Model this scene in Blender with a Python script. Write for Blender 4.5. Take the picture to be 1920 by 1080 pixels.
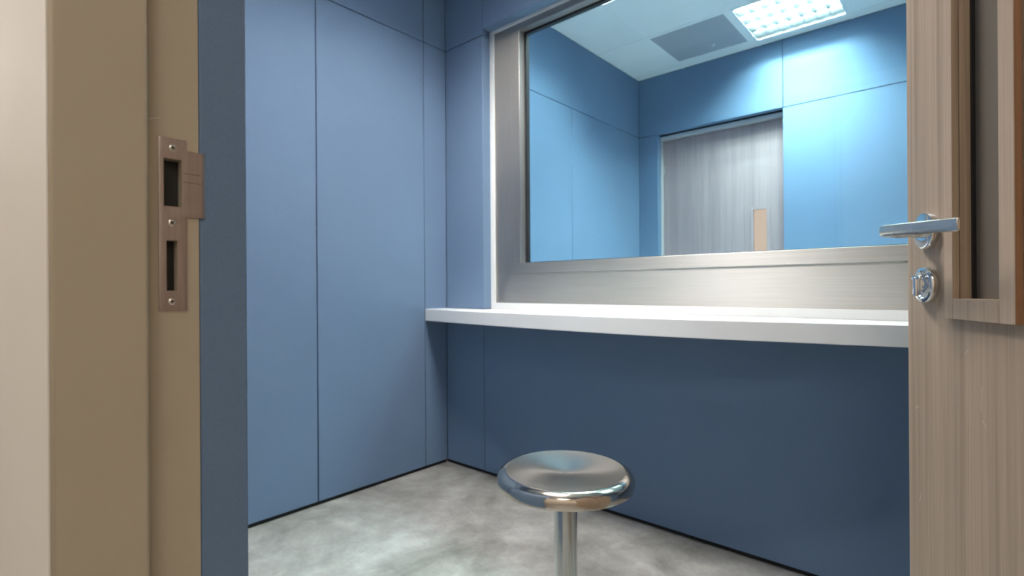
import bpy, bmesh, math, random
from mathutils import Vector, Matrix

for o in list(bpy.data.objects):
    bpy.data.objects.remove(o)
random.seed(4)
scn = bpy.context.scene
COL = scn.collection
R = math.radians

# ------------------------------------------------------------------ camera, world, exposure
cam_d = bpy.data.cameras.new('camera')
cam = bpy.data.objects.new('camera', cam_d)
COL.objects.link(cam)
cam_d.sensor_fit = 'HORIZONTAL'
cam_d.sensor_width = 36.0
cam_d.lens = 36.0 * 976.16 / 1920.0
cam_d.clip_start = 0.02
CAM = Vector((2.0099, -1.7817, 0.8876))
yaw, pitch, roll = R(41.289), R(0.019), R(-0.36)
fw = Vector((-math.sin(yaw) * math.cos(pitch), math.cos(yaw) * math.cos(pitch), math.sin(pitch)))
rt = Vector((math.cos(yaw), math.sin(yaw), 0))
up = rt.cross(fw)
rt2 = rt * math.cos(roll) + up * math.sin(roll)
up2 = -rt * math.sin(roll) + up * math.cos(roll)
M = Matrix((rt2, up2, -fw)).transposed().to_4x4()
M.translation = CAM
cam.matrix_world = M
cam_d.dof.use_dof = True
cam_d.dof.focus_distance = 0.85
cam_d.dof.aperture_fstop = 5.6
scn.camera = cam

w = bpy.data.worlds.new('world')
scn.world = w
w.use_nodes = True
w.node_tree.nodes['Background'].inputs['Color'].default_value = (0.9, 0.95, 1.0, 1)
w.node_tree.nodes['Background'].inputs['Strength'].default_value = 0.03

scn.view_settings.view_transform = 'Standard'
scn.view_settings.look = 'None'
scn.view_settings.gamma = 1.0
scn.view_settings.use_curve_mapping = False
scn.view_settings.exposure = 0.0

NEAR_TUBE = 515.0      # emission of the tubes in the near room
FAR_TUBE = 330.0       # emission of the tubes in the room behind the glass
FAR_BACK = 580.0      # the visible fixture by the back wall, a little brighter
CORR_PANEL = 14.0      # emission of the corridor's light panels
NEAR_COL = (1.0, 0.97, 0.92)
FAR_COL = (0.67, 1.0, 0.95)
CORR_COL = (1.0, 0.95, 0.90)

# ------------------------------------------------------------------ materials
def new_mat(name):
    m = bpy.data.materials.new(name)
    m.use_nodes = True
    nt = m.node_tree
    return m, nt, nt.nodes['Principled BSDF']

def node(nt, t, **kw):
    n = nt.nodes.new(t)
    for k, v in kw.items():
        setattr(n, k, v)
    return n

def coords(nt, scale=(1, 1, 1), out='Object', rot=(0, 0, 0)):
    tc = node(nt, 'ShaderNodeTexCoord')
    mp = node(nt, 'ShaderNodeMapping')
    mp.inputs['Scale'].default_value = scale
    mp.inputs['Rotation'].default_value = rot
    nt.links.new(tc.outputs[out], mp.inputs['Vector'])
    return mp.outputs['Vector']

def noise(nt, vec, scale, detail=3, rough=.5, dist=0):
    n = node(nt, 'ShaderNodeTexNoise')
    n.inputs['Scale'].default_value = scale
    n.inputs['Detail'].default_value = detail
    n.inputs['Roughness'].default_value = rough
    n.inputs['Distortion'].default_value = dist
    nt.links.new(vec, n.inputs['Vector'])
    return n.outputs['Fac']

def ramp(nt, fac, stops):
    r = node(nt, 'ShaderNodeValToRGB')
    el = r.color_ramp.elements
    while len(el) < len(stops):
        el.new(0.5)
    for e, (p, c) in zip(el, stops):
        e.position = p
        e.color = (*c, 1) if len(c) == 3 else c
    nt.links.new(fac, r.inputs['Fac'])
    return r.outputs['Color']

def bump(nt, bs, h, strength=.2, dist=.002):
    b = node(nt, 'ShaderNodeBump')
    b.inputs['Strength'].default_value = strength
    b.inputs['Distance'].default_value = dist
    nt.links.new(h, b.inputs['Height'])
    nt.links.new(b.outputs['Normal'], bs.inputs['Normal'])

def mixc(nt, fac, a, b, mode='MIX'):
    m = node(nt, 'ShaderNodeMix', data_type='RGBA', blend_type=mode)
    for s, val in ((m.inputs[0], fac), (m.inputs[6], a), (m.inputs[7], b)):
        if hasattr(val, 'links') or isinstance(val, bpy.types.NodeSocket):
            nt.links.new(val, s)
        elif isinstance(val, (int, float)):
            s.default_value = val
        else:
            s.default_value = (*val, 1)
    return m.outputs[2]

def simple(name, col, rough=.5, metal=0.0, spec=.5, **kw):
    m, nt, bs = new_mat(name)
    bs.inputs['Base Color'].default_value = (*col, 1)
    bs.inputs['Roughness'].default_value = rough
    bs.inputs['Metallic'].default_value = metal
    bs.inputs['Specular IOR Level'].default_value = spec
    return m

def emit(name, col, strength):
    m = bpy.data.materials.new(name)
    m.use_nodes = True
    nt = m.node_tree
    nt.nodes.remove(nt.nodes['Principled BSDF'])
    e = node(nt, 'ShaderNodeEmission')
    e.inputs['Color'].default_value = (*col, 1)
    e.inputs['Strength'].default_value = strength
    nt.links.new(e.outputs[0], nt.nodes['Material Output'].inputs['Surface'])
    return m

def fabric():
    m, nt, bs = new_mat('blue_acoustic_fabric')
    v = coords(nt, (1, 1, 1))
    big = noise(nt, v, 3.0, 3)
    fine = noise(nt, coords(nt, (500, 500, 900)), 1.0, 2, .6)
    c = mixc(nt, big, (0.142, 0.212, 0.326), (0.162, 0.238, 0.358))
    c2 = mixc(nt, fine, (.82, .82, .82), (1.15, 1.15, 1.15))
    nt.links.new(mixc(nt, 1.0, c, c2, 'MULTIPLY'), bs.inputs['Base Color'])
    bs.inputs['Roughness'].default_value = .85
    bs.inputs['Specular IOR Level'].default_value = .25
    bump(nt, bs, fine, .35, .0012)
    return m

def concrete():
    m, nt, bs = new_mat('polished_concrete')
    v = coords(nt)
    nt.nodes[-1].inputs['Location'].default_value = (3.1, 2.6, 0)
    a = noise(nt, v, 3.2, 6, .6, .6)
    b = noise(nt, v, 9.0, 5, .65, .3)
    c = noise(nt, v, 60.0, 4, .6)
    c1 = ramp(nt, a, [(.34, (.225, .216, .200)), (.5, (.345, .335, .318)), (.65, (.44, .43, .415))])
    c2 = ramp(nt, b, [(.3, (.66, .66, .655)), (.7, (1.02, 1.02, 1.02))])
    c3 = ramp(nt, c, [(.3, (.93, .93, .93)), (.7, (1.05, 1.05, 1.05))])
    col = mixc(nt, 1.0, mixc(nt, 1.0, c1, c2, 'MULTIPLY'), c3, 'MULTIPLY')
    nt.links.new(col, bs.inputs['Base Color'])
    bs.inputs['Roughness'].default_value = .5
    bs.inputs['Specular IOR Level'].default_value = .22
    bump(nt, bs, c, .05, .001)
    return m

def wood(name, light, dark, line, rough=.45, s=1.0):
    m, nt, bs = new_mat(name)
    broad = noise(nt, coords(nt, (22 * s, 22 * s, .35)), 1.0, 3, .5, .15)
    mid = noise(nt, coords(nt, (110 * s, 110 * s, .9)), 1.0, 3, .6)
    fine = noise(nt, coords(nt, (420 * s, 420 * s, 4.0)), 1.0, 3, .6)
    c = ramp(nt, broad, [(.30, dark), (.70, light)])
    l = ramp(nt, mid, [(.30, line), (.46, (1, 1, 1)), (.75, (1.06, 1.05, 1.04))])
    f = ramp(nt, fine, [(.3, (.84, .84, .84)), (.65, (1.06, 1.06, 1.06))])
    col = mixc(nt, 1.0, mixc(nt, .8, c, l, 'MULTIPLY'), f, 'MULTIPLY')
    nt.links.new(col, bs.inputs['Base Color'])
    bs.inputs['Roughness'].default_value = rough
    bs.inputs['Specular IOR Level'].default_value = .35
    bump(nt, bs, fine, .08, .0006)
    return m

def steel(name, scale, col=(.50, .475, .45), rough=.34, tangent=None):
    m, nt, bs = new_mat(name)
    f = noise(nt, coords(nt, scale), 1.0, 3, .6)
    b = noise(nt, coords(nt), 5.0, 3, .5)
    c = ramp(nt, f, [(.3, tuple(x * .9 for x in col)), (.7, tuple(x * 1.06 for x in col))])
    nt.links.new(c, bs.inputs['Base Color'])
    bs.inputs['Metallic'].default_value = 1.0
    r = node(nt, 'ShaderNodeMapRange')
    r.inputs['To Min'].default_value = rough - .07
    r.inputs['To Max'].default_value = rough + .09
    nt.links.new(b, r.inputs['Value'])
    nt.links.new(r.outputs[0], bs.inputs['Roughness'])
    bump(nt, bs, f, .06, .0004)
    if tangent:
        bs.inputs['Anisotropic'].default_value = .75
        cv = node(nt, 'ShaderNodeCombineXYZ')
        for i in range(3):
            cv.inputs[i].default_value = tangent[i]
        nt.links.new(cv.outputs[0], bs.inputs['Tangent'])
    return m

def seat_steel():
    m, nt, bs = new_mat('spun_stainless_seat')
    bs.inputs['Base Color'].default_value = (.68, .60, .52, 1)
    bs.inputs['Metallic'].default_value = 1.0
    bs.inputs['Roughness'].default_value = .14
    bs.inputs['Anisotropic'].default_value = .75
    t = node(nt, 'ShaderNodeTangent', direction_type='RADIAL', axis='Z')
    nt.links.new(t.outputs[0], bs.inputs['Tangent'])
    bs.inputs['Anisotropic Rotation'].default_value = .25
    # fine concentric turning marks
    tc = node(nt, 'ShaderNodeTexCoord')
    sx = node(nt, 'ShaderNodeSeparateXYZ')
    nt.links.new(tc.outputs['Object'], sx.inputs[0])
    cx = node(nt, 'ShaderNodeCombineXYZ')
    nt.links.new(sx.outputs['X'], cx.inputs['X'])
    nt.links.new(sx.outputs['Y'], cx.inputs['Y'])
    ln = node(nt, 'ShaderNodeVectorMath', operation='LENGTH')
    nt.links.new(cx.outputs[0], ln.inputs[0])
    cr = node(nt, 'ShaderNodeCombineXYZ')
    nt.links.new(ln.outputs['Value'], cr.inputs['X'])
    bump(nt, bs, noise(nt, cr.outputs[0], 420, 3, .6), .05, .0004)
    return m

def paint(name, col, rough=.35, bmp=.03):
    m, nt, bs = new_mat(name)
    n = noise(nt, coords(nt), 240, 2, .5)
    b = noise(nt, coords(nt), 4, 3, .5)
    c = mixc(nt, b, tuple(x * .97 for x in col), tuple(min(1, x * 1.03) for x in col))
    nt.links.new(c, bs.inputs['Base Color'])
    bs.inputs['Roughness'].default_value = rough
    bump(nt, bs, n, bmp, .0008)
    return m

def glass(name, tint):
    m = bpy.data.materials.new(name)
    m.use_nodes = True
    nt = m.node_tree
    nt.nodes.remove(nt.nodes['Principled BSDF'])
    tr = node(nt, 'ShaderNodeBsdfTransparent')
    tr.inputs['Color'].default_value = (*tint, 1)
    gl = node(nt, 'ShaderNodeBsdfGlossy')
    gl.inputs['Roughness'].default_value = .015
    gl.inputs['Color'].default_value = (1, 1, 1, 1)
    lw = node(nt, 'ShaderNodeLayerWeight')
    lw.inputs['Blend'].default_value = .5
    p = node(nt, 'ShaderNodeMath', operation='POWER')
    p.inputs[1].default_value = 5
    nt.links.new(lw.outputs['Facing'], p.inputs[0])
    q = node(nt, 'ShaderNodeMath', operation='MULTIPLY_ADD')
    q.inputs[1].default_value = .8
    q.inputs[2].default_value = .022
    nt.links.new(p.outputs[0], q.inputs[0])
    mx = node(nt, 'ShaderNodeMixShader')
    nt.links.new(q.outputs[0], mx.inputs[0])
    nt.links.new(tr.outputs[0], mx.inputs[1])
    nt.links.new(gl.outputs[0], mx.inputs[2])
    nt.links.new(mx.outputs[0], nt.nodes['Material Output'].inputs['Surface'])
    return m

MT = {
    'fabric': fabric(),
    'concrete': concrete(),
    'laminate': wood('ash_laminate', (.455, .340, .250), (.340, .256, .192), (.74, .73, .72)),
    'timber': wood('brown_timber_lipping', (.46, .345, .24), (.34, .25, .17), (.62, .58, .54), .5),
    'edge_timber': wood('orange_brown_edging', (.36, .185, .095), (.29, .145, .075), (.8, .78, .76), .5),
    'beige': paint('beige_gloss_paint', (.47, .396, .288), .34, .012),
    'beige_wall': paint('beige_lit_wall_paint', (.76, .71, .64), .55),  # paler than the jamb's beige: light on the corridor face put into colour
    'bounce': paint('pale_bounce_floor', (.74, .74, .74), .5),
    'pale_laminate': wood('pale_grey_laminate', (.42, .305, .315), (.35, .25, .262), (.86, .85, .85)),
    'white': simple('white_solid_surface', (.86, .86, .85), .28),
    'ceiling': paint('white_ceiling_tile', (.88, .88, .87), .8, .1),
    'black': simple('black_rubber', (.012, .012, .014), .5),
    'cavity': simple('dark_lock_pocket', (.02, .018, .016), .6),
    'steel_h': steel('brushed_steel_long_grain', (3, 260, 500), rough=.54, tangent=(0, 0, 1)),
    'steel_v': steel('brushed_steel_upright_grain', (500, 260, 3), rough=.54, tangent=(1, 0, 0)),
    'strike': steel('satin_nickel', (260, 260, 8), (.47, .40, .36), .38),
    'chrome': simple('polished_chrome', (.80, .80, .80), .10, 1.0),
    'satin': steel('satin_stainless', (30, 400, 400), (.78, .74, .68), .26),
    'tube_steel': steel('stainless_tube', (300, 300, 6), (.60, .59, .57), .22),
    'seat': seat_steel(),
    'louvre': simple('bright_aluminium_louvre', (.88, .885, .89), .08, 1.0),
    'fin': simple('satin_louvre_fin', (.86, .87, .88), .14, 1.0),
    'housing': simple('white_enamel', (.85, .86, .87), .4),
    'grey_frame': paint('grey_frame_paint', (.52, .48, .50), .4),
    'vent': paint('grey_ceiling_panel', (.36, .37, .41), .6, .05),
    'glass': glass('clear_laminated_glass', (.96, .985, 1.0)),
    'door_glass': simple('dark_door_glass', (.15, .13, .11), .12),
    'near_tube': emit('lit_tube_near', NEAR_COL, NEAR_TUBE),
    'far_tube': emit('lit_tube_far', FAR_COL, FAR_TUBE),
    'far_back_tube': emit('lit_tube_far_back', FAR_COL, FAR_BACK),
    'corridor_lit': emit('lit_diffuser', CORR_COL, CORR_PANEL),
    'lit_pane': emit('self_glowing_pane', (.86, .66, .50), .80),  # pane glows by itself in place of the lit corridor beyond it
    'scuff': simple('pale_scuff', (.6, .54, .45), .6),
}

# ------------------------------------------------------------------ mesh helpers
def tag(o, label=None, cat=None, group=None, kind=None):
    for k, v in (('label', label), ('category', cat), ('group', group), ('kind', kind)):
        if v:
            o[k] = v
    return o

def empty(name, loc=(0, 0, 0), rotz=0.0, parent=None):
    o = bpy.data.objects.new(name, None)
    COL.objects.link(o)
    o.empty_display_size = .05
    o.location = loc
    o.rotation_euler = (0, 0, rotz)
    o.parent = parent
    return o

def world_of(o):
    m = Matrix.Translation(o.location) @ o.rotation_euler.to_matrix().to_4x4()
    return world_of(o.parent) @ m if o.parent else m

def finish(name, bm, mats, parent=None, local=False, smooth=False, recenter=True):
    """bm in world coordinates (local=False) or in the parent's coordinates (local=True)."""
    if parent is not None and not local:
        bm.transform(world_of(parent).inverted())
    if recenter and bm.verts:
        lo = Vector([min(v.co[i] for v in bm.verts) for i in range(3)])
        hi = Vector([max(v.co[i] for v in bm.verts) for i in range(3)])
        c = (lo + hi) / 2
        if parent is None:
            c.z = lo.z
    else:
        c = Vector((0, 0, 0))
    bm.transform(Matrix.Translation(-c))
    bmesh.ops.recalc_face_normals(bm, faces=bm.faces[:])
    me = bpy.data.meshes.new(name)
    bm.to_mesh(me)
    bm.free()
    for mt in (mats if isinstance(mats, (list, tuple)) else [mats]):
        me.materials.append(MT[mt])
    if smooth == 'bevel':            # large faces stay flat, only the narrow rounded strips are smooth
        for p in me.polygons:
            vs = [me.vertices[i].co for i in p.vertices]
            p.use_smooth = min((vs[i] - vs[i - 1]).length for i in range(len(vs))) < .0045 and len(vs) < 6
    elif smooth:
        for p in me.polygons:
            p.use_smooth = True
        try:
            me.set_sharp_from_angle(angle=R(35))
        except Exception:
            pass
    o = bpy.data.objects.new(name, me)
    COL.objects.link(o)
    o.location = c
    if parent is not None:
        o.parent = parent
    return o

def add_box(bm, lo, hi, bevel=0.0, seg=2):
    lo, hi = Vector(lo), Vector(hi)
    r = bmesh.ops.create_cube(bm, size=1.0)
    vs = r['verts']
    for v in vs:
        v.co = Vector([lo[i] + (v.co[i] + .5) * (hi[i] - lo[i]) for i in range(3)])
    if bevel > 0:
        es = list({e for v in vs for e in v.link_edges})
        bmesh.ops.bevel(bm, geom=es, offset=bevel, segments=seg, profile=.5, affect='EDGES', clamp_overlap=True)
    return bm

def box(name, lo, hi, mat, parent=None, bevel=0.0, seg=2, local=False):
    bm = bmesh.new()
    add_box(bm, lo, hi, bevel, seg)
    return finish(name, bm, mat, parent, local, smooth='bevel' if bevel > 0 else False)

def cells(name, us, vs, holes, t0, t1, axes, mat, parent=None, local=False, bevel=0.0):
    """Solid sheet on a grid of cells; axes = (u axis, v axis, thickness axis); holes = set of (i, j)."""
    bm = bmesh.new()
    cache = {}
    def P(i, j, k):
        key = (i, j, k)
        if key not in cache:
            co = [0, 0, 0]
            co[axes[0]] = us[i]; co[axes[1]] = vs[j]; co[axes[2]] = (t0, t1)[k]
            cache[key] = bm.verts.new(co)
        return cache[key]
    nu, nv = len(us) - 1, len(vs) - 1
    solid = lambda i, j: 0 <= i < nu and 0 <= j < nv and (i, j) not in holes
    for i in range(nu):
        for j in range(nv):
            if not solid(i, j):
                continue
            for k in (0, 1):
                bm.faces.new([P(i, j, k), P(i + 1, j, k), P(i + 1, j + 1, k), P(i, j + 1, k)])
            for (di, dj, a, b) in ((-1, 0, (i, j), (i, j + 1)), (1, 0, (i + 1, j), (i + 1, j + 1)),
                                   (0, -1, (i, j), (i + 1, j)), (0, 1, (i, j + 1), (i + 1, j + 1))):
                if not solid(i + di, j + dj):
                    bm.faces.new([P(*a, 0), P(*b, 0), P(*b, 1), P(*a, 1)])
    bmesh.ops.recalc_face_normals(bm, faces=bm.faces[:])
    if bevel > 0:
        es = [e for e in bm.edges if len(e.link_faces) == 2 and e.calc_face_angle(0) > R(40)]
        bmesh.ops.bevel(bm, geom=es, offset=bevel, segments=2, profile=.5, affect='EDGES', clamp_overlap=True)
    return finish(name, bm, mat, parent, local, smooth='bevel' if bevel > 0 else False)

def prism(name, pts, z0, z1, mat, parent=None, bevel=0.0, local=False, smooth='bevel'):
    bm = bmesh.new()
    a = [bm.verts.new((x, y, z0)) for x, y in pts]
    b = [bm.verts.new((x, y, z1)) for x, y in pts]
    n = len(pts)
    bm.faces.new(a); bm.faces.new(b)
    for i in range(n):
        bm.faces.new([a[i], a[(i + 1) % n], b[(i + 1) % n], b[i]])
    bmesh.ops.recalc_face_normals(bm, faces=bm.faces[:])
    if bevel > 0:
        es = [e for e in bm.edges if len(e.link_faces) == 2 and e.calc_face_angle(0) > R(40)]
        bmesh.ops.bevel(bm, geom=es, offset=bevel, segments=2, profile=.5, affect='EDGES', clamp_overlap=True)
    return finish(name, bm, mat, parent, local, smooth=smooth)

def lathe(name, prof, mat, loc=(0, 0, 0), axis='Z', parent=None, seg=48, local=True, mat4=None, smooth=True):
    bm = bmesh.new()
    rings = []
    for r, z in prof:
        if r < 1e-6:
            rings.append([bm.verts.new((0, 0, z))])
        else:
            rings.append([bm.verts.new((r * math.cos(2 * math.pi * i / seg), r * math.sin(2 * math.pi * i / seg), z)) for i in range(seg)])
    for a, b in zip(rings, rings[1:]):
        for i in range(seg):
            j = (i + 1) % seg
            if len(a) == 1 and len(b) == 1:
                continue
            if len(a) == 1:
                bm.faces.new([a[0], b[i], b[j]])
            elif len(b) == 1:
                bm.faces.new([a[i], a[j], b[0]])
            else:
                bm.faces.new([a[i], a[j], b[j], b[i]])
    m4 = mat4 if mat4 is not None else Matrix.Identity(4)
    if axis == 'Y':
        m4 = m4 @ Matrix.Rotation(R(90), 4, 'X')     # +z of the profile goes to -y
    if axis == 'X':
        m4 = m4 @ Matrix.Rotation(R(90), 4, 'Y')     # +z of the profile goes to +x
    bm.transform(Matrix.Translation(Vector(loc)) @ m4)
    return finish(name, bm, mat, parent, local, smooth=smooth)

# ------------------------------------------------------------------ dimensions
H = 2.10            # horizontal joint between the wall panels
ZC = 2.5615         # ceiling
XR = 2.75           # right-hand walls of both rooms
YB = 2.085          # far room's back wall face
YE = -1.5475        # entry wall's face on the near-room side
PT = 0.055          # thickness of the fabric panels
GAP = 0.0035

# ------------------------------------------------------------------ floor and ceilings
fl = box('floor', (-9.1, -3.7, -.10), (5.2, 2.6, 0.0), 'concrete')
tag(fl, 'mottled grey polished concrete floor', 'floor', kind='structure')

f2 = box('floor', (0, .165, 0.0), (XR, YB, .004), 'bounce')  # unseen pale floor added to throw light up at the far ceiling
tag(f2, 'pale vinyl floor, unseen, added to brighten the room behind the glass', 'floor', kind='structure')

def ceiling(x0, x1, y0, y1, xs, ys, skip, label):
    base = box('ceiling', (x0, y0, ZC + .16), (x1, y1, ZC + .22), 'housing')
    tag(base, label, 'ceiling', kind='structure')
    xs = [x0] + xs + [x1]
    ys = [y0] + ys + [y1]
    hw = .008
    for i in range(len(xs) - 1):
        for j in range(len(ys) - 1):
            if (i, j) in skip:
                continue
            box('ceiling_tile', (xs[i] + (hw if i else 0), ys[j] + (hw if j else 0), ZC + .002),
                (xs[i + 1] - (hw if i + 2 < len(xs) else 0), ys[j + 1] - (hw if j + 2 < len(ys) else 0), ZC + .016), 'ceiling', base)
    for x in xs[1:-1]:
        box('ceiling_grid_bar', (x - hw, y0, ZC), (x + hw, y1, ZC + .02), 'ceiling', base)
    for y in ys[1:-1]:
        box('ceiling_grid_bar', (x0, y - hw, ZC - .0004), (x1, y + hw, ZC + .0195), 'ceiling', base)
    return base

GX = [.37, .92, 1.47, 2.02, 2.57]
ceiling(0, XR, .16, YB, GX, [.365, .910, 1.455, 1.995], {(1, 3), (2, 3), (1, 1), (3, 1)}, 'white tiled ceiling of the room behind the glass')
ceiling(0, XR, YE, 0, [.10, .645, 1.195, 1.745, 2.295], [-1.490, -.945, -.395], {(2, 2)}, 'white tiled ceiling above the stool and shelf')

# ------------------------------------------------------------------ walls with fabric panels
def panel(parent, lo, hi, bevel=.0025):
    return box('wall_panel', lo, hi, 'fabric', parent, bevel, 2)

def split(a, b, cuts):
    p = [a] + [c for c in cuts if a < c < b] + [b]
    return [(p[i] + (GAP / 2 if i else 0), p[i + 1] - (GAP / 2 if i + 2 < len(p) else 0)) for i in range(len(p) - 1)]

ZB = .016           # panels stop above a black recessed skirting
# near room, left wall (face at x = 0)
wl = box('wall_left', (-.20, -1.70, 0), (-PT, .06, ZC + .2), 'black')
tag(wl, 'blue fabric panelled wall to the left of the shelf', 'wall', kind='structure')
for (a, b) in split(-1.5939, .0, [-.704, -.1415]):
    panel(wl, (-PT, a, ZB), (0, b, H - GAP / 2))
for (a, b) in split(-1.5939, .0, [-.704, -.1415]):
    panel(wl, (-PT, a, H + GAP / 2), (0, b, ZC))
bl = box('baseboard_left', (-PT + .001, -1.55, 0), (-.012, .0, ZB), 'black')
tag(bl, 'thin black recessed skirting under the left blue wall', 'skirting', kind='structure')

# window wall (face at y = 0)
OX0, OX1, OZ0, OZ1 = .2648, 2.30, .7885, 2.130
ww = cells('wall_window', [-.2, OX0 - .02, OX1 + .02, XR + .2], [0, .735, OZ1 + .02, ZC + .2], {(1, 1)}, PT, .16 - .02, (0, 2, 1), 'black')
tag(ww, 'blue fabric panelled wall holding the steel framed window', 'wall', kind='structure')
panel(ww, (0.0, 0, ZB), (OX0 - GAP / 2, PT, .730))
for (a, b) in split(OX0, XR, [2.58]):
    panel(ww, (a + GAP / 2, 0, ZB), (b, PT, .730))
panel(ww, (0.0, 0, OZ0 + .0005), (OX0, PT, H - GAP / 2))
panel(ww, (0.0, 0, H + GAP / 2), (OX0 - GAP / 2, PT, ZC))
panel(ww, (OX1, 0, OZ0 + .0005), (XR, PT, H - GAP / 2))
for (a, b) in split(OX0, XR, [1.42, 2.58]):
    if a > 2.5:
        panel(ww, (a, 0, H + GAP / 2), (b, PT, ZC))
    else:
        panel(ww, (a + (GAP / 2 if a < .3 else 0), 0, OZ1), (b, PT, ZC))
box('wall_panel', (OX1, 0, H + GAP / 2), (2.58 - GAP / 2, PT, OZ1 - GAP), 'fabric', ww, .002)
bw = box('baseboard_window', (-.011, .012, 0), (XR, PT - .001, ZB), 'black')
tag(bw, 'thin black recessed skirting under the dark blue wall below the shelf', 'skirting', kind='structure')
# far side lining of the window wall
wf = cells('wall_window', [0, OX0, OX1, XR], [0, .80, OZ1, ZC + .2], {(1, 1)}, .1405, .16, (0, 2, 1), 'fabric')
tag(wf, 'blue lining of the window wall facing the room behind the glass', 'wall', kind='structure')

# right wall of the near room (behind the open door)
wr = box('wall_right', (XR + PT, -1.70, 0), (XR + .2, .05, ZC + .2), 'black')
tag(wr, 'blue fabric panelled wall hidden behind the open door', 'wall', kind='structure')
for (a, b) in split(-1.5939, 0.0, [-.85]):
    panel(wr, (XR, a, ZB), (XR + PT, b, H - GAP / 2))
    panel(wr, (XR, a, H + GAP / 2), (XR + PT, b, ZC))

# entry wall: plaster core towards the corridor, fabric panels towards the room
XJ0, XJ1 = 1.424, 2.433       # rebate faces of the door opening
YC = -1.7118                  # corridor face
we = cells('wall_entry', [-9.0, XJ0 - .042, XJ1 + .042, 5.1], [0, 2.106, ZC + .2], {(1, 0)}, YC, -1.5945, (0, 2, 1), 'beige_wall')
tag(we, 'smooth beige corridor wall around the doorway', 'wall', kind='structure')
for (x0, x1) in ((XJ0 - .042, 1.4358), (2 * ((XJ0 + XJ1) / 2) - 1.4358, XJ1 + .042)):
    box('lit_front_strip', (x0, -1.7118, 0), (x1, -1.7106, 2.106), 'beige_wall', we)  # paler strip covers the jamb front; its lit brightness is in the colour
for (a, b) in split(0.0, XJ0, [.62]):
    panel(we, (a, -1.594, ZB), (b, YE, H - GAP / 2))
panel(we, (XJ1, -1.594, ZB), (XR, YE, H - GAP / 2))
for (a, b) in split(0.0, XR, [.62, XJ0, XJ1]):
    panel(we, (a, -1.594, H + GAP / 2), (b, YE, ZC))

# far room walls
wfl = box('wall_far_left', (-.20, .165, 0), (-PT, YB + .25, ZC + .2), 'black')
tag(wfl, 'blue panelled left wall of the room behind the glass', 'wall', kind='structure')
for (a, b) in split(.1605, YB, [1.129]):
    panel(wfl, (-PT, a, ZB), (0, b, H - GAP / 2))
panel(wfl, (-PT, .1605, H + GAP / 2), (0, YB, ZC))
DX0, DX1, DZ = .160, 1.067, 2.090
wfb = cells('wall_far_back', [-.20, DX0 - .03, DX1 + .03, XR + .2], [0, DZ + .02, ZC + .2], {(1, 0)}, YB + PT, YB + .24, (0, 2, 1), 'black')
tag(wfb, 'blue panelled back wall of the room behind the glass', 'wall', kind='structure')
panel(wfb, (0, YB, ZB), (DX0, YB + PT, H - GAP / 2))
for (a, b) in split(DX1, XR, [2.2]):
    panel(wfb, (a, YB, ZB), (b, YB + PT, H - GAP / 2))
for (a, b) in split(0, XR, [DX1, 2.2]):
    panel(wfb, (a, YB, H + GAP / 2), (b, YB + PT, ZC))
wfr = box('wall_far_right', (XR + PT, .165, 0), (XR + .2, YB + .25, ZC + .2), 'black')
tag(wfr, 'blue panelled right wall of the room behind the glass', 'wall', kind='structure')
for (a, b) in split(.1605, YB, [1.129]):
    panel(wfr, (XR, a, ZB), (XR + PT, b, H - GAP / 2))
panel(wfr, (XR, .1605, H + GAP / 2), (XR + PT, YB, ZC))

# corridor behind the camera
wc = box('wall_corridor', (-9.0, -3.45, 0), (5.1, -3.35, ZC + .2), 'beige_wall')
tag(wc, 'beige corridor wall opposite the doorway', 'wall', kind='structure')
for nm, x in (('wall_corridor_left', -9.1), ('wall_corridor_right', 5.0)):
    o = box(nm, (x, -3.35, 0), (x + .1, YC, ZC + .2), 'beige_wall')
    tag(o, 'beige end wall of the corridor, ' + ('left' if x < 0 else 'right') + ' end', 'wall', kind='structure')
cc = box('ceiling', (-9.0, -3.35, ZC), (5.1, YC, ZC + .05), 'ceiling')
tag(cc, 'plain white corridor ceiling', 'ceiling', kind='structure')

# ------------------------------------------------------------------ window in steel frame
WX0, WZ0, WZ1, WX1 = OX0, .7883, OZ1, OX1
win = empty('window_1', ((WX0 + WX1) / 2, .09, WZ0))
tag(win, 'wide observation window in a brushed steel frame with white edging', 'window', kind='structure')
def ring(name, x0, x1, z0, z1, wl_, wr_, wb, wt, y0, y1, mats, parent, bevel=.001):
    """four strips: the lower and upper ones run through, the side ones stand between them"""
    mh, mv = mats
    box(name, (x0, y0, z0), (x1, y1, z0 + wb), mh, parent, bevel)
    box(name, (x0, y0, z1 - wt), (x1, y1, z1), mh, parent, bevel)
    box(name, (x0, y0, z0 + wb), (x0 + wl_, y1, z1 - wt), mv, parent, bevel)
    box(name, (x1 - wr_, y0, z0 + wb), (x1, y1, z1 - wt), mv, parent, bevel)
ring('white_edging', WX0 + .0005, WX1, WZ0, WZ1, .0235, .0235, .0292, .012, .0500, .1000, ('white', 'white'), win, .0012)
ring('steel_lining', .2883, WX1 - .0235, .8175, 2.118, .1100, .110, .139, .012, .0610, .1300, ('steel_h', 'steel_v'), win, .0008)
ring('frame_rail', .3985, WX1 - .134, .9565, 2.106, .0485, .0485, .0480, .020, .0575, .1300, ('steel_h', 'steel_v'), win, .0020)
GX0, GX1, GZ0, GZ1 = .4472, WX1 - .1827, 1.0047, 2.0858
ring('gasket', GX0, GX1, GZ0, GZ1, .012, .012, .004, .010, .0960, .1180, ('black', 'black'), win, .0006)
box('glass_pane', (GX0 + .004, .1010, GZ0 + .002), (GX1 - .004, .1130, GZ1 - .004), 'glass', win)

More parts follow.
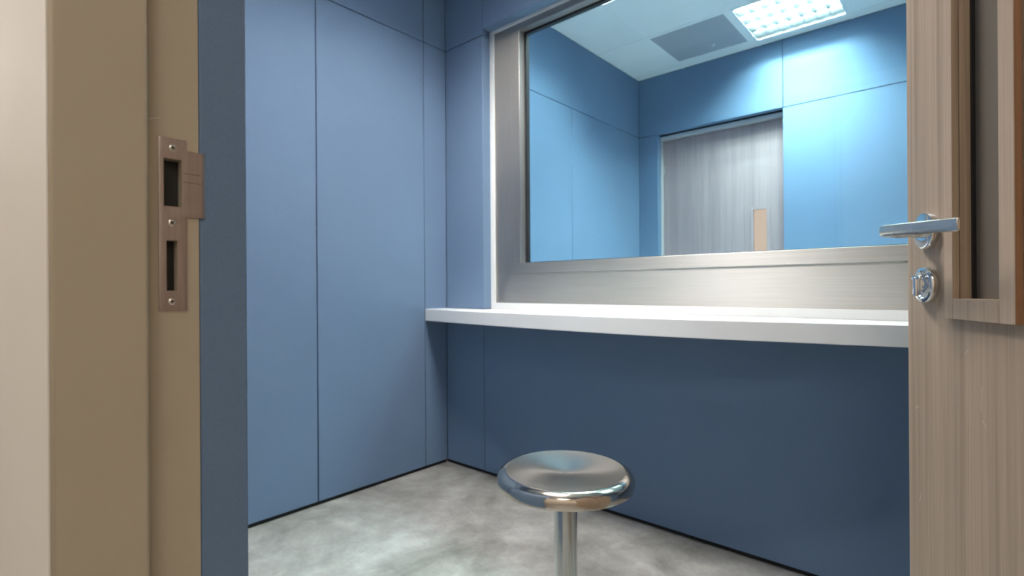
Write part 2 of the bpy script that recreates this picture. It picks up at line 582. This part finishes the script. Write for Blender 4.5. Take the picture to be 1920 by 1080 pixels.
# ------------------------------------------------------------------ door frame (left jamb with strike plate)
fr = empty('trim_1', (XJ0, -1.65, 0))
tag(fr, 'beige painted steel door frame beside the camera', 'door frame', kind='structure')
XS = 1.439          # face of the door stop
def arc(cx, cy, r, a0, a1, n=6):
    return [(cx + r * math.cos(R(a0 + (a1 - a0) * i / n)), cy + r * math.sin(R(a0 + (a1 - a0) * i / n))) for i in range(n + 1)]
rr, r2 = .0032, .0030
pts = [(1.384, -1.7105)] + arc(XS - rr, -1.7105 + rr, rr, -90, 0) + arc(XS - r2, -1.6410 - r2, r2, 0, 90, 4) + [(1.384, -1.6410)]
prism('jamb', pts, 0, 2.105, 'beige', fr)
# rebate with the two lock pockets cut out
cells('jamb', [-1.6410, -1.6253, -1.6232, -1.6141, -1.6099, -1.5945], [0, .8872, .9363, .9696, 1.0160, 2.0905],
      {(2, 1), (1, 3), (2, 3), (3, 3)} , XJ0 - .010, XJ0, (1, 2, 0), 'beige', fr)
box('lock_pocket', (XJ0 - .034, -1.6290, .966), (XJ0 - .011, -1.6060, 1.020), 'cavity', fr)
box('lock_pocket', (XJ0 - .034, -1.6260, .883), (XJ0 - .011, -1.6110, .940), 'cavity', fr)
# right jamb and head
pts = [(2 * ((XJ0 + XJ1) / 2) - x, y) for x, y in pts]
prism('jamb', pts, 0, 2.105, 'beige', fr)
box('jamb', (XJ1, -1.6410, 0), (XJ1 + .010, -1.5945, 2.0905), 'beige', fr)
box('frame_head', (XS - .001, -1.7105, 2.0755), (2 * ((XJ0 + XJ1) / 2) - XS + .001, -1.6410, 2.105), 'beige', fr, .002)
box('frame_head', (XJ0, -1.6410, 2.0905), (XJ1, -1.5945, 2.105), 'beige', fr)

# strike plate
st = cells('strike_plate', [-1.6297, -1.6253, -1.6232, -1.6141, -1.6099, -1.6058, -1.5925],
           [.8678, .8872, .9363, .9600, .9696, 1.0160, 1.0260, 1.0361],
           {(2, 1), (1, 4), (2, 4), (3, 4), (5, 0), (5, 1), (5, 2), (5, 6)}, XJ0 + .0002, XJ0 + .0016, (1, 2, 0), 'strike', fr, bevel=.00025)
# curved lip that turns away round the jamb's edge
bm = bmesh.new()
lip = [(XJ0 + .0016 - .006 * (1 - math.cos(R(a))), -1.5925 + .006 * math.sin(R(a))) for a in range(0, 91, 15)]
lin = [(x - .0013 * math.cos(R(a)), y - .0013 * math.sin(R(a))) for (x, y), a in zip(lip, range(0, 91, 15))]
loop = lip + lin[::-1]
va = [bm.verts.new((x, y, .9600)) for x, y in loop]
vb = [bm.verts.new((x, y, 1.0260)) for x, y in loop]
bm.faces.new(va); bm.faces.new(vb)
for i in range(len(loop)):
    j = (i + 1) % len(loop)
    bm.faces.new([va[i], va[j], vb[j], vb[i]])
lp = finish('strike_lip', bm, 'strike', fr, smooth=True)
def screw(y, z, ang):
    m4 = Matrix.Rotation(R(ang), 4, 'X')
    s = lathe('screw', [(0, .0006), (.0026, .0006), (.0032, .0002), (.0034, -.0002)], 'satin', (XJ0 + .0016, y, z), 'X', fr, 24, local=False)
    for k in (0, 90):
        bm = bmesh.new()
        add_box(bm, (0, -.0020, -.00045), (.0003, .0020, .00045))
        bm.transform(Matrix.Translation((XJ0 + .0021, y, z)) @ Matrix.Rotation(R(ang + k), 4, 'X'))
        c = finish('screw_slot', bm, 'cavity', fr)
        c.parent = s
        c.location = c.location - s.location
    return s
screw(-1.6178, 1.0267, 12)
screw(-1.6187, .9535, 40)
screw(-1.6190, .8765, 5)
for z in (1.0030, .9945):
    box('scratch_mark', (XJ0 + .00160, -1.6085, z), (XJ0 + .00172, -1.5930, z + .0004), 'cavity', fr)
bm = bmesh.new()
add_box(bm, (XJ0 - .0005, -.0055, -.0005), (XJ0 + .00015, .0055, .0005))
bm.transform(Matrix.Translation((0, -1.6330, 1.0525)) @ Matrix.Rotation(R(20), 4, 'X'))
finish('scuff_mark', bm, 'scuff', fr)

# ------------------------------------------------------------------ open door leaf
ANG = R(28)
EX, EY = 1.9364, -.7437        # free edge of the leaf
LW = .966
dr = empty('door_1', (EX, EY, 0), R(-62))      # local x: from the free edge to the hinges, local y: away from the viewer
tag(dr, 'open wood laminate door with lever handle and narrow vision panel', 'door', kind='structure')
HX0, HX1, HZ0, HZ1 = .1367, .2280, .8698, 1.86
cells('leaf', [0, HX0 - .004, HX1 + .004, LW], [.008, HZ0 - .004, HZ1 + .004, 2.070], {(1, 1)}, 0, .044, (0, 2, 1), 'laminate', dr, True, .0012)
# timber lining of the cut-out, seen inside the vision panel
box('opening_lining', (HX0 - .004, .0005, HZ0), (HX0, .0435, HZ1), 'timber', dr, local=True)
box('opening_lining', (HX1, .0005, HZ0), (HX1 + .004, .0435, HZ1), 'timber', dr, local=True)
box('opening_lining', (HX0 - .004, .0005, HZ0 - .004), (HX1 + .004, .0435, HZ0), 'timber', dr, local=True)
box('opening_lining', (HX0 - .004, .0005, HZ1), (HX1 + .004, .0435, HZ1 + .004), 'timber', dr, local=True)
box('glass_pane', (HX0 + .0002, .0170, HZ0 + .0002), (HX1 - .0002, .0230, HZ1 - .0002), 'door_glass', dr, local=True)
box('glazing_bead', (HX0 + .0002, .0130, HZ0 + .0002), (HX0 + .0040, .0168, HZ1 - .0002), 'black', dr, local=True)
# proud frame round the opening: laminate fronts on brown timber edges
def frame_piece(name, x0, x1, z0, z1, y0, y1):
    o = box(name, (x0, y0, z0), (x1, y1, z1), 'laminate', dr, .0006, 1, local=True)
    o.data.materials.append(MT['edge_timber'])
    o.data.materials.append(MT['timber'])
    for p in o.data.polygons:
        if abs(p.normal.x) > .8 or abs(p.normal.z) > .8:
            c = Vector((x0 + x1, 0, z0 + z1)) / 2 - Vector((HX0 + HX1, 0, HZ0 + HZ1)) / 2
            p.material_index = 1 if p.normal.x * c.x + p.normal.z * c.z > 0 and abs(p.normal.x) > .8 else 2
    return o
for (y0, y1) in ((-.0085, 0.0), (.044, .0525)):
    frame_piece('vision_frame', .1165, HX0, .8425, 1.887, y0, y1)
    frame_piece('vision_frame', HX1, .2545, .8425, 1.887, y0, y1)
    frame_piece('vision_frame', HX0, HX1, .8425, HZ0, y0, y1)
    frame_piece('vision_frame', HX0, HX1, HZ1, 1.887, y0, y1)

def sweep(name, path, mat, parent, up_=Vector((0, 0, 1)), n=20):
    """rounded-rectangle section (half width a, half height b) along a path of (point, a, b)"""
    bm = bmesh.new()
    rings = []
    for i, (p, a, b) in enumerate(path):
        p = Vector(p)
        t = (Vector(path[min(i + 1, len(path) - 1)][0]) - Vector(path[max(i - 1, 0)][0])).normalized()
        side = t.cross(up_).normalized()
        u2 = side.cross(t).normalized()
        ring_ = []
        for k in range(n):
            th = 2 * math.pi * k / n
            c, s = math.cos(th), math.sin(th)
            e = 2 / 3.2
            ring_.append(bm.verts.new(p + side * a * math.copysign(abs(c) ** e, c) + u2 * b * math.copysign(abs(s) ** e, s)))
        rings.append(ring_)
    for a, b in zip(rings, rings[1:]):
        for k in range(n):
            j = (k + 1) % n
            bm.faces.new([a[k], a[j], b[j], b[k]])
    bm.faces.new(rings[0]); bm.faces.new(rings[-1])
    return finish(name, bm, mat, parent, True, smooth=True)

def handle_set(side):
    f = -1 if side == 0 else 1            # outward direction in local y
    y0 = 0.0 if side == 0 else .044
    m4 = Matrix.Identity(4) if side == 0 else Matrix.Rotation(R(180), 4, 'Z')
    HS, HZ = .0655, .9680
    hd = empty('lever_handle', (HS, y0, HZ), 0, dr)
    lathe('rosette', [(0, .0), (.0262, 0), (.0266, .001), (.0266, .0085), (.0258, .0098), (.0240, .0104), (.0120, .0104), (0, .0104)],
          'chrome', (0, 0, 0), 'Y', hd, 48, mat4=m4)
    lathe('neck', [(.0, .0100), (.0105, .0100), (.0098, .014), (.0092, .030), (.0092, .046), (0, .046)], 'satin', (0, 0, 0), 'Y', hd, 32, mat4=m4)
    path = []
    # rounded knuckle at the neck, then a flat bar that runs to the hinge side and returns slightly to the door
    for i in range(9):
        a = R(90 * i / 8)
        r = .016
        path.append(((-.006 + r - r * math.cos(a), f * (.044 + r * math.sin(a)), .0010), .0075 + .001 * i / 8, .0088))
    n = 14
    for i in range(1, n + 1):
        t = i / n
        path.append(((.010 + .147 * t, f * (.060 - .014 * t * t), .001 - .0085 * t), (.0085 - .0062 * t), .0088 - .0006 * t))
    x, y, z = path[-1][0]
    path.append(((x + .0012, y, z), .0014, .0070))
    sweep('lever', path, 'satin', hd)
    es = empty('lock_escutcheon', (.0640, y0, .8885), 0, dr)
    lathe('cover_ring', [(0, .0), (.0262, 0), (.0266, .001), (.0266, .0080), (.0254, .0098), (.0215, .0104), (.0195, .0088), (.0185, .0070), (0, .0070)],
          'chrome', (0, 0, 0), 'Y', es, 48, mat4=m4)
    lathe('turn_base', [(0, .007), (.0135, .007), (.0135, .0135), (.0122, .0150), (0, .0150)], 'chrome', (0, 0, .002), 'Y', es, 40, mat4=m4)
    bm = bmesh.new()
    add_box(bm, (-.0045, -.0215, -.0165), (.0045, -.0130, .0125), .0035, 3)
    if side:
        bm.transform(Matrix.Rotation(R(180), 4, 'Z'))
    finish('thumb_turn', bm, 'chrome', es, True, smooth=True)
    bm = bmesh.new()
    add_box(bm, (-.0110, -.0200, .0075), (.0110, -.0130, .0140), .0028, 3)
    if side:
        bm.transform(Matrix.Rotation(R(180), 4, 'Z'))
    finish('thumb_turn', bm, 'chrome', es, True, smooth=True)
handle_set(0)
handle_set(1)
for z in (.25, 1.03, 1.82):
    lathe('hinge', [(0, -.05), (.007, -.05), (.007, .05), (0, .05)], 'satin', (LW + .003, .044, z), 'Z', dr, 20)
for (s, z, l, a) in ((.026, .700, .014, 62), (.180, .745, .030, 4), (.185, .715, .010, -50), (.034, .565, .018, 15), (.150, .80, .012, 48)):
    bm = bmesh.new()
    add_box(bm, (-.0003, -.00005, -l / 2), (.0003, .0002, l / 2))
    bm.transform(Matrix.Translation((s, 0, z)) @ Matrix.Rotation(R(a), 4, 'Y'))
    finish('scuff_mark', bm, 'scuff', dr, True)

# ------------------------------------------------------------------ far door
fd = empty('door_2', ((DX0 + DX1) / 2, YB + .10, 0))
tag(fd, 'closed grey wood door with narrow lit pane in the room behind the glass', 'door', kind='structure')
YD = YB + .10
FX0, FX1 = .845, .935
cells('leaf', [DX0 + .006, FX0, FX1, DX1 - .008], [.008, .62, 1.440, 2.058], {(1, 1)}, YD, YD + .044, (0, 2, 1), 'pale_laminate', fd, False, .001)
box('glass_pane', (FX0, YD + .016, .62), (FX1, YD + .022, 1.440), 'lit_pane', fd)
ring('vision_frame', FX0 - .022, FX1 + .022, .598, 1.462, .022, .022, .022, .022, YD - .007, YD, ('pale_laminate', 'pale_laminate'), fd, .0006)
for z in (.3, 1.87):
    box('hinge', (DX0 + .0015, YD - .010, z - .07), (DX0 + .012, YD + .002, z + .07), 'satin', fd, .003)
tf = empty('trim_2', ((DX0 + DX1) / 2, YB + .08, 0))
tag(tf, 'pale steel frame of the far door', 'door frame', kind='structure')
box('jamb', (DX0 - .0295, YB + PT + .001, 0), (DX0 + .003, YB + .235, DZ), 'grey_frame', tf, .001)
box('jamb', (DX1 - .003, YB + PT + .001, 0), (DX1 + .0295, YB + .235, DZ), 'grey_frame', tf, .001)
box('frame_head', (DX0 + .003, YB + PT + .001, 2.062), (DX1 - .003, YB + .235, DZ), 'grey_frame', tf, .001)
box('back_lining', (DX0 - .2, YB + .245, 0), (DX1 + .2, YB + .26, 2.3), 'black', tf)

# ------------------------------------------------------------------ white shelf with a gently bowed front
fx = [(0.0015, -.142), (.20, -.172), (.44, -.203), (.80, -.230), (1.10, -.240), (1.31, -.231), (1.50, -.206), (1.66, -.180), (1.80, -.156), (1.90, -.136)]
def spline(ps, n=6):
    out = []
    for i in range(len(ps) - 1):
        p0, p1, p2, p3 = ps[max(i - 1, 0)], ps[i], ps[i + 1], ps[min(i + 2, len(ps) - 1)]
        for k in range(n):
            t = k / n
            out.append(tuple(.5 * (2 * p1[a] + (p2[a] - p0[a]) * t + (2 * p0[a] - 5 * p1[a] + 4 * p2[a] - p3[a]) * t * t + (3 * p1[a] - p0[a] - 3 * p2[a] + p3[a]) * t ** 3) for a in (0, 1)))
    return out + [ps[-1]]
front = spline(fx) + [(2.05, -.118), (XR - .002, -.090)]
back = [(XR - .002, -.001), (OX1 - .002, -.001), (OX1 - .002, .0545), (OX0 + .002, .0545), (OX0 + .002, -.001), (.0015, -.001)]
sh = prism('counter_shelf', front + back, .7310, .7880, 'white', None, .0020)
tag(sh, 'long white solid counter shelf running under the steel framed window', 'shelf')

# ------------------------------------------------------------------ stool
SX, SY, SZ = 1.349, -.858, .495
sl = empty('stool', (SX, SY, 0))
tag(sl, 'round polished stainless steel stool on a single pole in front of the shelf', 'stool')
def smooth_prof(ps, n=5):
    return spline(ps, n)
prof = smooth_prof([(0.0, -.0085), (.02, -.0078), (.06, -.0048), (.100, -.0018), (.1235, -.0002), (.1300, 0.0), (.1375, -.0022), (.1440, -.0070), (.1475, -.0135), (.1484, -.0200), (.1482, -.0260), (.1474, -.0305)]) + [(.1462, -.0312), (.1445, -.0305), (.1440, -.0290), (0, -.0290)]
prof[0] = (0, prof[0][1])
lathe('seat', prof, 'seat', (0, 0, SZ), 'Z', sl, 96)
lathe('pole', [(0, .012), (.0252, .012), (.0252, SZ - .0335), (0, SZ - .0335)], 'tube_steel', (0, 0, 0), 'Z', sl, 48)
lathe('mounting_collar', [(0, -.0290), (.055, -.0290), (.055, -.0335), (.0252, -.0350), (0, -.0350)], 'tube_steel', (0, 0, SZ), 'Z', sl, 48)
lathe('base_plate', [(0, 0), (.090, 0), (.090, .009), (.087, .012), (0, .012)], 'tube_steel', (0, 0, 0), 'Z', sl, 48)
for k in range(4):
    a = R(45 + 90 * k)
    lathe('bolt', [(0, .012), (.009, .012), (.009, .017), (.006, .021), (0, .021)], 'satin', (.068 * math.cos(a), .068 * math.sin(a), 0), 'Z', sl, 12)

# ------------------------------------------------------------------ ceiling lights with louvres
def louvre_light(x0, x1, y0, y1, tube, label):
    t = empty('ceiling_light', ((x0 + x1) / 2, (y0 + y1) / 2, ZC))
    tag(t, label, 'ceiling light', 'square louvred ceiling lights')
    cells('housing', [x0 + .006, x0 + .010, x1 - .010, x1 - .006], [y0 + .006, y0 + .010, y1 - .010, y1 - .006], {(1, 1)}, ZC + .001, ZC + .110, (0, 1, 2), 'housing', t)
    box('housing_top', (x0 + .006, y0 + .006, ZC + .110), (x1 - .006, y1 - .006, ZC + .116), 'housing', t)
    cells('rim', [x0 - .002, x0 + .012, x1 - .012, x1 + .002], [y0 - .002, y0 + .012, y1 - .012, y1 + .002], {(1, 1)}, ZC - .004, ZC + .001, (0, 1, 2), 'housing', t)
    bx0, bx1, by0, by1 = x0 + .012, x1 - .012, y0 + .012, y1 - .012
    n = 4
    wdt = (by1 - by0) / n
    BH = .040
    for k in range(n):
        cy = by0 + wdt * (k + .5)
        lathe('tube', [(0, bx0 + .01), (.013, bx0 + .01), (.013, bx1 - .01), (0, bx1 - .01)], tube, (0, cy, ZC + .074), 'X', t, 16, local=False)
        # curved mirror reflectors either side of the tube
        for s in (-1, 1):
            bm = bmesh.new()
            prv = None
            for i in range(7):
                f = i / 6
                y = cy + s * (wdt / 2 - .0015 - .016 * f ** 1.8)
                z = ZC + .002 + (BH + .006) * f
                cur = (bm.verts.new((bx0, y, z)), bm.verts.new((bx1, y, z)))
                if prv:
                    bm.faces.new([prv[0], prv[1], cur[1], cur[0]])
                prv = cur
            bmesh.ops.solidify(bm, geom=bm.faces[:], thickness=.0008)
            finish('louvre_reflector', bm, 'louvre', t, smooth=True)
    m = 7
    for j in range(m + 1):
        x = bx0 + .003 + (bx1 - bx0 - .006) * j / m
        for k in range(n):
            a = by0 + wdt * k + .003
            b = a + wdt - .006
            w0, w1 = .0012, .0040
            bm = bmesh.new()
            # each fin narrows towards its foot between the curved reflectors
            lo = [(x - w0, a, ZC + .003), (x + w0, a, ZC + .003), (x + w0, b, ZC + .003), (x - w0, b, ZC + .003)]
            hi = [(x - w1, a + .014, ZC + BH), (x + w1, a + .014, ZC + BH), (x + w1, b - .014, ZC + BH), (x - w1, b - .014, ZC + BH)]
            va = [bm.verts.new(p) for p in lo]
            vb = [bm.verts.new(p) for p in hi]
            bm.faces.new(va); bm.faces.new(vb)
            for i in range(4):
                i2 = (i + 1) % 4
                bm.faces.new([va[i], va[i2], vb[i2], vb[i]])
            finish('louvre_fin', bm, 'fin', t)
    return t
louvre_light(.928, 1.462, 1.463, 1.987, 'far_back_tube', 'bright louvred ceiling light seen through the glass in the far room')
louvre_light(.378, .912, .373, .902, 'far_tube', 'louvred far room ceiling light close to the window, near the left wall')
louvre_light(1.478, 2.012, .373, .902, 'far_tube', 'added unseen louvred far room ceiling light close to the window, towards the right wall')  # added out of view for extra spill and ceiling bounce
louvre_light(.653, 1.187, -.937, -.403, 'near_tube', 'louvred ceiling light above the stool, mirrored faintly in the glass')

# grey ceiling panel next to the far light
vp = empty('ceiling_vent', (.645, 1.725, ZC))
tag(vp, 'flat grey square ceiling panel beside the louvred light in the far room', 'ceiling panel')
cells('rim', [.378, .398, .884, .912], [1.463, 1.477, 1.955, 1.987], {(1, 1)}, ZC - .001, ZC + .020, (0, 1, 2), 'ceiling', vp)
box('panel', (.398, 1.477, ZC + .004), (.884, 1.955, ZC + .016), 'vent', vp)
lathe('knob', [(0, -.010), (.006, -.010), (.009, -.002), (.009, .004), (0, .004)], 'housing', (.69, 1.845, ZC), 'Z', vp, 20, local=False)

# corridor light panels
def corridor_light(x, label):
    t = empty('ceiling_light', (x, -2.55, ZC))
    tag(t, label, 'ceiling light', 'flat corridor light panels')
    cells('rim', [x - .30, x - .28, x + .28, x + .30], [-2.85, -2.83, -2.27, -2.25], {(1, 1)}, ZC - .012, ZC, (0, 1, 2), 'housing', t)
    box('diffuser', (x - .28, -2.83, ZC - .008), (x + .28, -2.27, ZC - .002), 'corridor_lit', t)
for x, nm in ((2.40, 'added right behind the camera'), (4.25, 'added at the right end'), (.55, 'nearest the doorway'), (-1.30, 'second from the doorway'), (-3.15, 'third from the doorway'),  # first two panels added to brighten the door jamb and leaf
              (-5.00, 'fourth from the doorway'), (-6.85, 'fifth from the doorway')):
    corridor_light(x, 'flat lit panel in the corridor ceiling, ' + nm)
